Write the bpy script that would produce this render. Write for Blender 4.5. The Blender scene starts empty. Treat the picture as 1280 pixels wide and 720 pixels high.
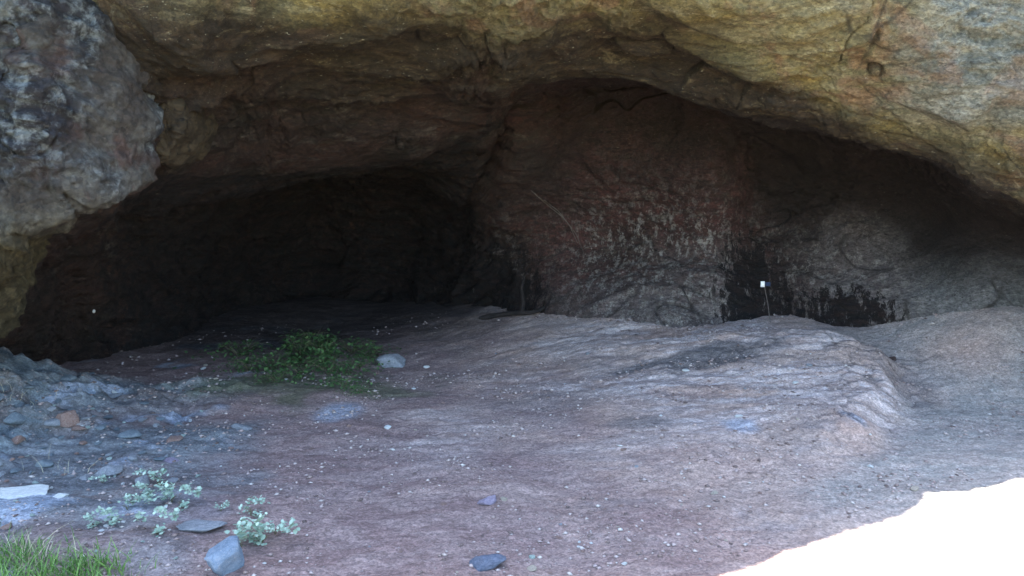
import bpy, math, random
import numpy as np
from mathutils import Vector, Matrix

C = bpy.context.scene
random.seed(7)
RNG = np.random.default_rng(11)
rad = math.radians

# ------------------------------------------------------------------ camera
CAM = np.array([0.0, 0.0, 1.6]); PITCH = rad(8.0); F = 985.0
cd = bpy.data.cameras.new('camera'); cam = bpy.data.objects.new('camera', cd)
C.collection.objects.link(cam); C.camera = cam
cd.lens = 36.0*F/1280.0; cd.sensor_width = 36.0; cd.clip_start = 0.05; cd.clip_end = 2000
cam.location = CAM; cam.rotation_euler = (rad(90)-PITCH, 0, 0)

# ------------------------------------------------------------------ world, sun, exposure
SUN_EL = rad(76.0); SUN_AZ = rad(-20.4)          # azimuth from +Y towards +X
w = bpy.data.worlds.new('World'); C.world = w; w.use_nodes = True
nt = w.node_tree; nt.nodes.clear()
sky = nt.nodes.new('ShaderNodeTexSky'); sky.sky_type = 'NISHITA'; sky.sun_disc = False
sky.sun_elevation = SUN_EL; sky.sun_rotation = SUN_AZ
bg = nt.nodes.new('ShaderNodeBackground'); bg.inputs[1].default_value = 0.15
wo = nt.nodes.new('ShaderNodeOutputWorld')
nt.links.new(sky.outputs[0], bg.inputs[0]); nt.links.new(bg.outputs[0], wo.inputs[0])
sd = bpy.data.lights.new('sun', 'SUN'); sd.energy = 4.5; sd.angle = rad(0.53); sd.color = (1.0, 0.95, 0.88)
sun = bpy.data.objects.new('sun', sd); C.collection.objects.link(sun)
tosun = Vector((math.cos(SUN_EL)*math.sin(SUN_AZ), math.cos(SUN_EL)*math.cos(SUN_AZ), math.sin(SUN_EL)))
sun.rotation_euler = tosun.to_track_quat('Z', 'Y').to_euler(); sun.location = (0, 0, 20)
C.view_settings.view_transform = 'Standard'; C.view_settings.look = 'None'
C.view_settings.exposure = 2.95; C.view_settings.gamma = 1.0; C.view_settings.use_curve_mapping = False
C.cycles.use_denoising = True
C.cycles.max_bounces = 8; C.cycles.diffuse_bounces = 6; C.cycles.sample_clamp_indirect = 6

# ------------------------------------------------------------------ numpy noise
def _h(ix, iy, iz, s):
    h = (ix*np.uint32(374761393) + iy*np.uint32(668265263) + iz*np.uint32(2147483647) + np.uint32((s*974711) & 0xffffffff))
    h = (h ^ (h >> np.uint32(13)))*np.uint32(1274126177)
    h = (h ^ (h >> np.uint32(15)))*np.uint32(2246822519)
    return h ^ (h >> np.uint32(16))
GR = np.array([(1,1,0),(-1,1,0),(1,-1,0),(-1,-1,0),(1,0,1),(-1,0,1),(1,0,-1),(-1,0,-1),
               (0,1,1),(0,-1,1),(0,1,-1),(0,-1,-1),(1,1,0),(-1,1,0),(0,-1,1),(0,-1,-1)], np.float32)
def perlin(p, s=0):
    p = np.asarray(p, np.float32); f0 = np.floor(p); f = p-f0
    i = f0.astype(np.int64).astype(np.uint32)
    u = f*f*f*(f*(f*6-15)+10); out = 0
    for dx in (0, 1):
        wx = u[..., 0] if dx else 1-u[..., 0]
        for dy in (0, 1):
            wy = u[..., 1] if dy else 1-u[..., 1]
            for dz in (0, 1):
                wz = u[..., 2] if dz else 1-u[..., 2]
                g = GR[_h(i[..., 0]+np.uint32(dx), i[..., 1]+np.uint32(dy), i[..., 2]+np.uint32(dz), s) & np.uint32(15)]
                out = out + wx*wy*wz*(g[..., 0]*(f[..., 0]-dx)+g[..., 1]*(f[..., 1]-dy)+g[..., 2]*(f[..., 2]-dz))
    return out
def fbm(p, o=4, s=0, g=.5):
    a = 1.0; r = 0; k = 1.0
    for j in range(o):
        r = r + a*perlin(p*k+j*17.3, s+j); a *= g; k *= 2.03
    return r
def ridged(p, o=3, s=0):
    a = 1.0; r = 0; k = 1.0
    for j in range(o):
        r = r + a*(1-2.2*np.abs(perlin(p*k+j*9.7, s+j))); a *= .5; k *= 2.1
    return r
def worley(p, s=0):
    p = np.asarray(p, np.float32); f0 = np.floor(p); i = f0.astype(np.int64).astype(np.uint32)
    d1 = np.full(p.shape[:-1], 9, np.float32); d2 = d1.copy(); cid = np.zeros_like(d1)
    for dx in (-1, 0, 1):
        for dy in (-1, 0, 1):
            for dz in (-1, 0, 1):
                h = _h(i[..., 0]+np.uint32(dx & 0xffffffff), i[..., 1]+np.uint32(dy & 0xffffffff), i[..., 2]+np.uint32(dz & 0xffffffff), s)
                ox = (h & np.uint32(1023))/np.float32(1023); oy = ((h >> np.uint32(10)) & np.uint32(1023))/np.float32(1023)
                oz = ((h >> np.uint32(20)) & np.uint32(1023))/np.float32(1023)
                d = (f0[..., 0]+dx+ox-p[..., 0])**2+(f0[..., 1]+dy+oy-p[..., 1])**2+(f0[..., 2]+dz+oz-p[..., 2])**2
                m = d < d1
                d2 = np.where(m, d1, np.minimum(d2, d)); cid = np.where(m, ox, cid); d1 = np.where(m, d, d1)
    return np.sqrt(d1), np.sqrt(d2), cid
def sst(x, a, b):
    t = np.clip((x-a)/(b-a), 0, 1); return t*t*(3-2*t)
def xyz(x, y, z): return np.stack(np.broadcast_arrays(x, y, z), -1).astype(np.float32)

# ------------------------------------------------------------------ pixel rays of the photograph -> places
def ray(px, py):
    a = (px-640.0)/F; b = (360.0-py)/F
    return np.array([a, math.cos(PITCH)+b*math.sin(PITCH), -math.sin(PITCH)+b*math.cos(PITCH)])
def P(px, py, Y):
    r = ray(px, py); return CAM + r*(Y/r[1])

# ------------------------------------------------------------------ ground height
def hump(x, y):
    xe = np.interp(y, [3.8, 4.4, 4.9, 5.3, 5.8, 6.2, 6.7], [1.3, 2.0, 2.35, 2.6, 2.85, 2.72, 2.0])
    xe = xe + .12*perlin(xyz(x*1.5, y*3.0, 3.3), 5)
    d = xe-x
    lump = .10*perlin(xyz(x*4, y*4, 1), 6)
    return sst(d+lump, -.22, .18)*(1-sst(d, .6, 2.8))*sst(y, 3.7, 4.9)*(1-sst(y, 6.1, 6.9))
def H0(x, y):
    h = .36*sst(x, -1.0, 2.2)*sst(y, 4.6, 7.4)
    h = h + .36*sst(x, 2.9, 4.0)*sst(y, 5.2, 6.2)
    h = h + .15*hump(x, y)
    h = h + .46*(1-sst(x, -4.0, -2.5))*sst(y, 4.0, 5.0)*(1-sst(y, 5.3, 6.3))
    h = h + .17*sst(y, 6.4, 8.2)*sst(x, -2.0, -.2)*(1-sst(x, .8, 1.9))
    h = h + .05*(1-sst(x, -3.2, -1.5))*sst(-y, -3.6, -2.8)
    return h
def gcrack(x, y):                      # joints where the bedrock breaks off
    xe = np.interp(y, [3.8, 4.4, 4.9, 5.3, 5.8, 6.2, 6.7], [1.3, 2.0, 2.35, 2.6, 2.85, 2.72, 2.0]); d = xe-x
    m = np.maximum(sst(d, -.30, .0)*(1-sst(d, .25, .6))*sst(y, 4.2, 4.8)*(1-sst(y, 6.0, 6.5)), .5*sst(x, .2, 1.2)*sst(y, 4.4, 5.2)*(1-sst(y, 6, 6.6))*sst(perlin(xyz(x*1.3, y*1.3, 8), 90), 0, .25))
    wv = .25*perlin(xyz(x*5, y*5, 2), 91)
    a = perlin(xyz(x*2.6+wv, y*3.6+wv, 0), 92); c = perlin(xyz(x*5+wv, y*6, 4), 93)
    return m*np.maximum(np.exp(-(a/.028)**2), .7*np.exp(-(c/.035)**2))
def bedrock(x, y):                     # where stone shows through the soil
    n = fbm(xyz(x*.9, y*1.6, 1.1), 3, 31)
    a = sst(x+n*1.3, -.6, 1.2)*sst(y+n*.8, 4.0, 5.2)
    xe = np.interp(y, [3.8, 4.4, 4.9, 5.3, 5.8, 6.2, 6.7], [1.3, 2.0, 2.35, 2.6, 2.85, 2.72, 2.0])
    path = sst(x-xe, .15, .4)
    return np.clip(a*(1-.85*path), 0, 1)
def rubblezone(x, y):
    n = fbm(xyz(x*1.1, y*1.1, 4.1), 3, 37)
    return (1-sst(x+n*.8, -3.2, -2.0))*sst(y+n*.5, 3.3, 4.2)*(1-sst(y, 5.6, 6.3))
def H(x, y, fine=True):
    x = np.asarray(x, np.float32); y = np.asarray(y, np.float32)
    far = 1-sst(np.hypot(x, y-5), 14, 40)
    h = H0(x, y) + .07*fbm(xyz(x*.45, y*.45, 0), 3, 1)
    b = bedrock(x, y); r = rubblezone(x, y)
    wx = perlin(xyz(x*.7, y*.9, 2), 9)*.5
    st = ridged(xyz((x+y*.25)*1.1, (y+wx-x*.12)*5.5, 0), 4, 12)
    pl = fbm(xyz((x+y*.3)*1.6, (y+wx)*5.0, 5), 2, 14)
    terr = (np.floor(pl*4)+sst(pl*4-np.floor(pl*4), .70, 1.0))*.25
    h = h + b*(.004*st + .014*terr) - .024*gcrack(x, y)
    f1, f2, cc = worley(xyz((x+y*.2)*3.2+wx, (y+wx*.5)*6.5, 0), 77)
    h = h + (b*.019+r*.11)*(cc-.5)*sst(f2-f1, 0, .25)+ hump(x, y)*(1-b)*.0
    h = h + (1-b)*.022*fbm(xyz(x*2.2, y*2.2, 0), 4, 3)
    h = h + r*(.07*fbm(xyz(x*3.3, y*3.3, 0), 3, 21)+.035*ridged(xyz(x*5, y*5, 0), 2, 23))
    h = h + (.006+.008*b)*fbm(xyz(x*7, y*9, 0), 3, 41)
    if fine:
        h = h + (.0045+.004*r)*fbm(xyz(x*22, y*30, 0), 2, 44)
    h = h + (1-far)*1.2*fbm(xyz(x*.05, y*.05, 0), 2, 50)
    return h
def G(px, py):                         # where a pixel's ray meets the ground
    r = ray(px, py); r = r/np.linalg.norm(r)
    t = np.linspace(2.0, 14, 1500); q = CAM+r*t[:, None]
    b = q[:, 2] < H(q[:, 0], q[:, 1])
    k = int(np.argmax(b)) if b.any() else 800
    return q[k]
def gz(x, y): return float(H(np.array([x]), np.array([y]))[0])
SC = lambda p: p[1]/F                  # metres per photo pixel at that place

# ------------------------------------------------------------------ mesh helpers
def link(name, me, mat, parent=None, smooth=True):
    o = bpy.data.objects.new(name, me); C.collection.objects.link(o)
    if mat is not None: me.materials.append(mat)
    if smooth: me.shade_smooth()
    if parent is not None: o.parent = parent
    return o
def tag(o, label=None, cat=None, group=None, kind=None):
    if label: o['label'] = label
    if cat: o['category'] = cat
    if group: o['group'] = group
    if kind: o['kind'] = kind
    return o
def grid_mesh(name, V, flip=False):
    n, m = V.shape[:2]
    idx = np.arange(n*m).reshape(n, m)
    q = np.stack([idx[:-1, :-1], idx[1:, :-1], idx[1:, 1:], idx[:-1, 1:]], -1).reshape(-1, 4)
    if flip: q = q[:, ::-1]
    return raw_mesh(name, V.reshape(-1, 3), q)
def raw_mesh(name, V, Q):
    k = Q.shape[1]; me = bpy.data.meshes.new(name)
    me.vertices.add(len(V)); me.vertices.foreach_set('co', np.ascontiguousarray(V, np.float32).ravel())
    me.loops.add(Q.size); me.loops.foreach_set('vertex_index', np.ascontiguousarray(Q, np.int32).ravel())
    me.polygons.add(len(Q)); me.polygons.foreach_set('loop_start', np.arange(0, Q.size, k, dtype=np.int32))
    me.update(calc_edges=True); return me
def attr(me, name, val):
    a = me.attributes.new(name, 'FLOAT', 'POINT'); a.data.foreach_set('value', np.ascontiguousarray(val, np.float32).ravel())
def grid_normals(V):
    du = np.gradient(V, axis=0); dv = np.gradient(V, axis=1)
    n = np.cross(du, dv); return n/(np.linalg.norm(n, axis=-1, keepdims=True)+1e-9)

# ------------------------------------------------------------------ material helpers
class NB:
    def __init__(s, name):
        s.m = bpy.data.materials.new(name); s.m.use_nodes = True; s.t = s.m.node_tree
        s.b = s.t.nodes['Principled BSDF']; s.co = s.n('ShaderNodeTexCoord').outputs['Object']
    def n(s, t, **k):
        o = s.t.nodes.new(t)
        for a, v in k.items(): setattr(o, a, v)
        return o
    def l(s, a, b): s.t.links.new(a, b)
    def mapping(s, sc, rot=(0, 0, 0)):
        m = s.n('ShaderNodeMapping'); m.inputs['Scale'].default_value = sc; m.inputs['Rotation'].default_value = rot
        s.l(s.co, m.inputs[0]); return m.outputs[0]
    def noise(s, sc, det=5, rough=.6, vec=None, dist=0, lo=None, hi=None):
        o = s.n('ShaderNodeTexNoise'); o.inputs['Scale'].default_value = sc; o.inputs['Detail'].default_value = det
        o.inputs['Roughness'].default_value = rough; o.inputs['Distortion'].default_value = dist
        s.l(vec if vec is not None else s.co, o.inputs['Vector'])
        r = o.outputs['Fac']
        return r if lo is None else s.mr(r, lo, hi)
    def mr(s, v, lo, hi, a=0, b=1, smooth=True):
        o = s.n('ShaderNodeMapRange'); o.interpolation_type = 'SMOOTHSTEP' if smooth else 'LINEAR'
        s.l(v, o.inputs[0])
        for k, x in zip((1, 2, 3, 4), (lo, hi, a, b)): o.inputs[k].default_value = x
        return o.outputs[0]
    def attr(s, name): return s.n('ShaderNodeAttribute', attribute_name=name).outputs['Fac']
    def math(s, op, a, b=None):
        o = s.n('ShaderNodeMath', operation=op)
        for i, x in enumerate((a, b)):
            if x is None: continue
            if isinstance(x, (int, float)): o.inputs[i].default_value = x
            else: s.l(x, o.inputs[i])
        return o.outputs[0]
    def mix(s, f, a, b, mode='MIX'):
        o = s.n('ShaderNodeMix', data_type='RGBA', blend_type=mode)
        for i, x in ((0, f), (6, a), (7, b)):
            if isinstance(x, (int, float)): o.inputs[i].default_value = x
            elif isinstance(x, tuple): o.inputs[i].default_value = (*x, 1)
            else: s.l(x, o.inputs[i])
        return o.outputs[2]
    def cells(s, sc, vec=None, warp=.0, rand=1.0):
        v = vec if vec is not None else s.co
        if warp:
            n = s.n('ShaderNodeTexNoise'); n.inputs['Scale'].default_value = sc*.6; n.inputs['Detail'].default_value = 3; s.l(v, n.inputs['Vector'])
            a = s.n('ShaderNodeVectorMath', operation='SCALE'); s.l(n.outputs['Color'], a.inputs[0]); a.inputs['Scale'].default_value = warp/sc
            c = s.n('ShaderNodeVectorMath', operation='ADD'); s.l(v, c.inputs[0]); s.l(a.outputs[0], c.inputs[1]); v = c.outputs[0]
        o = s.n('ShaderNodeTexVoronoi'); o.inputs['Scale'].default_value = sc; o.inputs['Randomness'].default_value = rand; s.l(v, o.inputs['Vector'])
        g = s.n('ShaderNodeSeparateColor'); s.l(o.outputs['Color'], g.inputs[0]); return g.outputs[0], o.outputs['Distance']
    def grey(s, v):
        c = s.n('ShaderNodeCombineColor')
        for i in range(3): s.l(v, c.inputs[i])
        return c.outputs[0]
    def bump(s, h, st, dist, prev=None):
        o = s.n('ShaderNodeBump'); o.inputs['Strength'].default_value = st; o.inputs['Distance'].default_value = dist
        s.l(h, o.inputs['Height'])
        if prev is not None: s.l(prev, o.inputs['Normal'])
        return o.outputs[0]
    def done(s, col, rough=.9, nor=None, spec=.25):
        s.l(col, s.b.inputs['Base Color']) if not isinstance(col, tuple) else None
        if isinstance(col, tuple): s.b.inputs['Base Color'].default_value = (*col, 1)
        if isinstance(rough, (int, float)): s.b.inputs['Roughness'].default_value = rough
        else: s.l(rough, s.b.inputs['Roughness'])
        s.b.inputs['Specular IOR Level'].default_value = spec
        if nor is not None: s.l(nor, s.b.inputs['Normal'])
        return s.m

def mat_rock():
    b = NB('cave_rock')
    st = b.mapping((.45, 1.2, 1.5), (0, rad(8), rad(10)))
    n1 = b.noise(1.3, 6, .62, dist=.6, lo=.38, hi=.62)
    n2 = b.noise(3.2, 8, .68, st, 1.0, .42, .60)
    n3 = b.noise(9, 8, .7, st, .5, .40, .66)
    n4 = b.noise(38, 5, .7)
    n5 = b.noise(2.4, 6, .6, b.mapping((1, 1, 1), (1, 2, .5)), .8, .50, .62)
    n6 = b.noise(5.2, 7, .72, st, 1.4, .55, .68)
    # outside: ochre, olive, rust, pale grey
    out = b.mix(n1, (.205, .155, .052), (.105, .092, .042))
    out = b.mix(n2, out, (.17, .145, .075))
    out = b.mix(b.math('MULTIPLY', n5, .8), out, (.165, .100, .055))
    out = b.mix(b.math('MULTIPLY', n6, .8), out, (.28, .25, .15))
    grey = b.mix(n2, (.12, .125, .105), (.23, .23, .19)); grey = b.mix(b.math('MULTIPLY', n5, .55), grey, (.20, .135, .095))
    out = b.mix(b.attr('grey'), out, grey)
    # inside: dark red brown rock, darkened further to hold the cave's shade
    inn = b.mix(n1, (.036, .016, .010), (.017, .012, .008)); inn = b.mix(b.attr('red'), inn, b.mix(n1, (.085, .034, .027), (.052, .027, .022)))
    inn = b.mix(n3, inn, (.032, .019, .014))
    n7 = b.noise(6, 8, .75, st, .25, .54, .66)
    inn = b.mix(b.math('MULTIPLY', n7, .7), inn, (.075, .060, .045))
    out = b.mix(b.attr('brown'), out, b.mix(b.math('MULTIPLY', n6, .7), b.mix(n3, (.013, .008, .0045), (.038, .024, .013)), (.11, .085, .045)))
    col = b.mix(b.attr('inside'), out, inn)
    gw = b.mix(n2, (.100, .080, .072), (.165, .138, .125)); gw = b.mix(b.attr('alcove'), gw, b.mix(n1, (.16, .165, .15), (.215, .21, .195)))
    col = b.mix(b.attr('pale'), col, gw)
    flk = b.mix(n3, (.25, .225, .195), (.16, .14, .12))
    fn = b.noise(12, 10, .84, b.mapping((1.2, 1, .8)), .1, .515, .55)
    col = b.mix(b.math('MULTIPLY', b.attr('flake'), fn), col, flk)
    sv = b.math('ADD', b.noise(8, 9, .82, b.mapping((1.7, 1, .45)), .15), b.math('MULTIPLY', b.attr('soot_shade'), .20))
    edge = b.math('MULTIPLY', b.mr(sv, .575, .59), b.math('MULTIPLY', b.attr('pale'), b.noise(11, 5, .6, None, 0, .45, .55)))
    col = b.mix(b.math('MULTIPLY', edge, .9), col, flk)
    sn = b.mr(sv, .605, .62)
    col = b.mix(b.math('MULTIPLY', b.mr(b.attr('soot_shade'), .05, .45), sn), col, b.mix(n3, (.010, .008, .007), (.022, .012, .009)))
    col = b.mix(b.mr(n4, .3, .7, 0, .55), col, (.02, .016, .012), 'MULTIPLY') if False else col
    v = b.mr(n4, .25, .75, .62, 1.38, False)
    vv = b.n('ShaderNodeCombineColor')
    for i in range(3): b.l(v, vv.inputs[i])
    col = b.mix(1.0, col, vv.outputs[0], 'MULTIPLY')
    col = b.mix(b.attr('top_shade'), col, (.014, .009, .007))
    ca, da = b.cells(34, b.mapping((.6, 1.1, 1.4), (0, rad(8), 0)), 1.6); cb, db = b.cells(95, b.mapping((.7, 1.1, 1.3)), 1.2)
    col = b.mix(1.0, col, b.grey(b.mr(ca, 0, 1, .74, 1.24, False)), 'MULTIPLY')
    col = b.mix(1.0, col, b.grey(b.mr(cb, 0, 1, .72, 1.30, False)), 'MULTIPLY')
    pit = b.math('MULTIPLY', b.noise(26, 6, .8, None, .2, .60, .66), .75)
    col = b.mix(pit, col, (.018, .013, .009))
    spk = b.math('MULTIPLY', b.noise(48, 4, .7, b.mapping((.5, 1.1, 1.5)), .2, .645, .70), b.mr(b.attr('inside'), 0, 1, .8, .25))
    col = b.mix(spk, col, (.36, .34, .25))
    col = b.mix(b.attr('crack'), col, (.02, .016, .012))
    h1 = b.bump(b.noise(20, 10, .78, b.mapping((.7, 1.1, 1.3), (0, rad(8), 0)), .5), 1.0, .05)
    h2 = b.bump(n4, .7, .014, h1); h2 = b.bump(ca, .8, .012, h2)
    return b.done(col, .85, h2, .3)

def mat_ground():
    b = NB('cave_floor_soil')
    n1 = b.noise(.9, 6, .6, dist=.5, lo=.38, hi=.62)
    n2 = b.noise(4, 8, .68, b.mapping((.6, 1.6, 1)), .8, .40, .62)
    n3 = b.noise(60, 6, .72)
    n4 = b.noise(2.2, 6, .6, b.mapping((.7, 1.5, 1), (0, 0, 1)), 1.0, .52, .64)
    soil = b.mix(n1, (.42, .29, .225), (.35, .27, .225))
    soil = b.mix(b.math('MULTIPLY', n2, .5), soil, (.48, .36, .29))
    soil = b.mix(b.math('MULTIPLY', n4, .45), soil, (.26, .23, .22))
    soil = b.mix(b.attr('mauve'), soil, b.mix(n2, (.235, .155, .138), (.30, .215, .19)))
    st = b.mapping((.5, 3.2, 1), (0, 0, rad(-7)))
    s1 = b.noise(3.0, 9, .70, st, .9, .40, .60)
    s2 = b.noise(9.0, 8, .72, st, 1.4, .52, .64)
    rk = b.mix(s1, (.35, .265, .225), (.55, .45, .395))
    rk = b.mix(b.math('MULTIPLY', s2, .8), rk, (.50, .45, .43))
    col = b.mix(b.attr('bedrock'), soil, rk)
    rub = b.mix(n2, (.085, .115, .125), (.20, .24, .245)); rub = b.mix(b.math('MULTIPLY', n4, .5), rub, (.17, .125, .10))
    col = b.mix(b.attr('rubble'), col, rub)
    col = b.mix(b.attr('path'), col, b.mix(n2, (.31, .29, .255), (.38, .325, .28)))
    col = b.mix(b.attr('pale'), col, b.mix(n2, (.27, .32, .38), (.42, .45, .50)))
    col = b.mix(b.attr('dark_patch'), col, b.mix(n2, (.115, .105, .10), (.16, .14, .13)))
    col = b.mix(b.attr('floor_shade'), col, b.mix(n2, (.030, .023, .020), (.060, .047, .042)))
    col = b.mix(b.attr('moss'), col, (.055, .09, .03))
    far = b.mix(n1, (.30, .27, .12), (.22, .24, .09))
    col = b.mix(b.attr('meadow'), col, far)
    col = b.mix(b.attr('crack'), col, (.06, .045, .04))
    v = b.mr(n3, .25, .75, .66, 1.34, False)
    vv = b.n('ShaderNodeCombineColor')
    for i in range(3): b.l(v, vv.inputs[i])
    col = b.mix(1.0, col, vv.outputs[0], 'MULTIPLY')
    ca, da = b.cells(42, b.mapping((.8, 1.2, 1)), 1.4); cb, db = b.cells(120, None, .8)
    col = b.mix(1.0, col, b.grey(b.mr(ca, 0, 1, .80, 1.18, False)), 'MULTIPLY')
    col = b.mix(1.0, col, b.grey(b.mr(cb, 0, 1, .74, 1.26, False)), 'MULTIPLY')
    dk = b.math('MULTIPLY', b.noise(24, 7, .82, b.mapping((.7, 1.5, 1)), .3, .63, .70), b.mr(b.attr('bedrock'), 0, 1, .4, .8))
    col = b.mix(dk, col, (.09, .068, .06))
    lt = b.math('MULTIPLY', b.noise(30, 7, .8, b.mapping((.6, 1.7, 1), (0, 0, .4)), .3, .62, .68), .75)
    col = b.mix(lt, col, (.52, .48, .44))
    h1 = b.bump(b.noise(24, 9, .8, b.mapping((.8, 1.2, 1)), .3), .9, .014)
    h2 = b.bump(n3, .7, .008, h1); h2 = b.bump(ca, .7, .010, h2)
    return b.done(col, .9, h2, .25)

def mat_stone(name, c1, c2, spot=None, sc=1.0):
    b = NB(name)
    n1 = b.noise(6*sc, 7, .65, dist=.7, lo=.38, hi=.62); n2 = b.noise(45*sc, 5, .7)
    col = b.mix(n1, c1, c2)
    if spot: col = b.mix(b.noise(14*sc, 6, .7, None, .6, .54, .62), col, spot)
    v = b.mr(n2, .25, .75, .7, 1.3, False); vv = b.n('ShaderNodeCombineColor')
    for i in range(3): b.l(v, vv.inputs[i])
    col = b.mix(1.0, col, vv.outputs[0], 'MULTIPLY')
    h = b.bump(b.noise(20*sc, 8, .7), .7, .02); h = b.bump(n2, .4, .006, h)
    return b.done(col, .85, h, .3)
def mat_leaf(name, c1, c2, tr=.15):
    b = NB(name)
    n = b.n('ShaderNodeObjectInfo').outputs['Random']
    g = b.n('ShaderNodeNewGeometry').outputs['Random Per Island']
    col = b.mix(g, c1, c2)
    b.b.inputs['Subsurface Weight'].default_value = 0
    b.b.inputs['Transmission Weight'].default_value = 0
    return b.done(col, .6, None, .3)

M_ROCK = mat_rock(); M_GROUND = mat_ground()
def mat_butt():
    b = NB('lichen_rock')
    n1 = b.noise(2.2, 7, .65, dist=.5, lo=.40, hi=.60); n2 = b.noise(9, 8, .72, dist=.4, lo=.46, hi=.62); n3 = b.noise(50, 5, .7)
    n4 = b.noise(3.1, 6, .6, b.mapping((1, 1, .7), (1, 0, 2)), .5, .50, .60)
    smooth = b.mix(n1, (.058, .049, .042), (.105, .098, .085)); smooth = b.mix(b.math('MULTIPLY', n4, .8), smooth, (.075, .045, .038))
    lich = b.mix(n2, (.026, .028, .034), (.19, .215, .22))
    col = b.mix(b.math('MULTIPLY', b.attr('rough_patch'), .85), smooth, lich)
    col = b.mix(b.attr('low'), col, b.mix(n2, (.055, .042, .018), (.11, .085, .04)))
    v = b.mr(n3, .25, .75, .65, 1.35, False); vv = b.n('ShaderNodeCombineColor')
    for i in range(3): b.l(v, vv.inputs[i])
    col = b.mix(1.0, col, vv.outputs[0], 'MULTIPLY')
    ca, da = b.cells(40, None, 1.5); col = b.mix(1.0, col, b.grey(b.mr(ca, 0, 1, .7, 1.3, False)), 'MULTIPLY')
    h = b.bump(b.noise(18, 10, .8, dist=.4), 1.0, .05); h = b.bump(n3, .6, .01, h); h = b.bump(ca, .7, .012, h)
    return b.done(col, .85, h, .3)
M_BUTT = mat_butt()
M_GREY = mat_stone('grey_stone', (.20, .215, .23), (.30, .31, .32), (.38, .38, .36))
M_BLUE = mat_stone('blue_grey_stone', (.12, .155, .175), (.19, .225, .24), (.24, .25, .25))
M_WEDGE = mat_stone('blue_wedge_stone', (.15, .21, .27), (.23, .29, .35), (.30, .33, .36))
M_PALE = mat_stone('pale_stone', (.52, .53, .50), (.66, .66, .62))
M_RED = mat_stone('red_brown_stone', (.22, .13, .10), (.30, .20, .16), (.36, .30, .26))
M_DARK = mat_stone('dark_stone', (.05, .035, .03), (.09, .06, .05))
M_LILAC = mat_stone('lilac_stone', (.24, .20, .26), (.32, .27, .32))
M_WEED = mat_leaf('weed_leaf', (.030, .070, .022), (.095, .165, .055))
M_SAGE = mat_leaf('sage_leaf', (.23, .33, .24), (.38, .47, .36))
M_GRASS = mat_leaf('grass_blade', (.05, .13, .025), (.15, .26, .06))
M_STRAW = mat_leaf('dry_straw', (.42, .36, .22), (.55, .50, .34))
M_STEM = mat_leaf('plant_stem', (.10, .10, .05), (.15, .13, .07))
M_WOOD = mat_stone('charred_wood', (.012, .010, .009), (.03, .022, .018), None, 3)

M_FLAKE = mat_stone('brown_rock', (.022, .016, .009), (.048, .035, .019), (.012, .009, .006), 1.2)
M_SLATE = mat_stone('slate_blue_stone', (.10, .12, .16), (.16, .18, .23))
M_TAN = mat_stone('tan_stone', (.36, .30, .23), (.46, .40, .31))
M_SAGESTONE = mat_stone('greenish_stone', (.28, .36, .31), (.40, .46, .40))
M_LAV = mat_stone('pale_blue_stone', (.24, .27, .38), (.34, .36, .46), (.36, .33, .36))
M_WHITE = mat_stone('white_chalk', (.80, .80, .76), (.86, .86, .82))
M_NAVY = mat_stone('dark_blue_plastic', (.02, .035, .07), (.03, .045, .09))
M_ROOT = mat_stone('pale_root', (.09, .075, .065), (.13, .11, .095))
def mat_gravel():
    b = NB('gravel'); r = b.n('ShaderNodeNewGeometry').outputs['Random Per Island']
    c = b.n('ShaderNodeValToRGB'); b.l(r, c.inputs[0]); e = c.color_ramp
    e.elements[0].color = (.11, .08, .07, 1); e.elements[1].color = (.50, .46, .41, 1)
    c.color_ramp.interpolation = 'LINEAR'
    for p_, q_ in ((.95, (.38, .31, .27, 1)), (.2, (.22, .16, .135, 1)), (.55, (.36, .28, .25, 1)), (.80, (.42, .35, .31, 1))):
        k = e.elements.new(p_); k.color = q_
    return b.done(c.outputs[0], .85)
M_GRAVEL = mat_gravel()

# ------------------------------------------------------------------ ground sheet
def spaced(a, b, d, lo, hi, r=1.16):
    c = list(np.arange(a, b+1e-6, d)); s = d; x = c[-1]
    while x < hi: s *= r; x += s; c.append(x)
    s = d; x = c[0]; l = []
    while x > lo: s *= r; x -= s; l.append(x)
    return np.array(l[::-1]+c)
gx = spaced(-5.2, 4.8, .0165, -600, 600, 1.13); gy = spaced(2.6, 9.0, .0165, -600, 600, 1.13)
X, Y = np.meshgrid(gx, gy, indexing='ij'); Z = H(X, Y)
me = grid_mesh('ground', np.stack([X, Y, Z], -1))
br = bedrock(X, Y)*sst(fbm(xyz(X*1.2, Y*3.2, 0), 4, 61)+.30, .0, .35)
attr(me, 'bedrock', br)
rz_ = fbm(xyz(X*1.4, Y*1.4, 6), 4, 39)
attr(me, 'rubble', np.maximum(rubblezone(X, Y)*.9, .75*(1-sst(X+rz_*.9, -2.3, -1.1))*(1-sst(Y+rz_*.6, 4.6, 5.4))))
xe = np.interp(Y, [3.8, 4.4, 4.9, 5.3, 5.8, 6.2, 6.7], [1.3, 2.0, 2.35, 2.6, 2.85, 2.72, 2.0])
attr(me, 'path', sst(X-xe, .0, .3)*(1-sst(Y+fbm(xyz(X, Y, 0), 2, 8), 5.6, 6.6))*sst(Y, 3.2, 3.8)*.9)
nn = fbm(xyz(X*2.2, Y*2.2, 0), 4, 71)
pale = (1-sst(X+nn*.5, -2.1, -1.3))*sst(nn+(1-sst(np.abs(Y-3.62), 0, .45))*.75, .25, .6)
for (px, py, r) in ((928, 532, .10), (1068, 522, .07), (1130, 640, .0), (430, 514, .14)):
    if r: c = G(px, py); pale = np.maximum(pale, .8*(1-sst(np.hypot(X-c[0], (Y-c[1])*.8)+nn*.06, r*.6, r*1.5)))
attr(me, 'pale', pale*.75)
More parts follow.
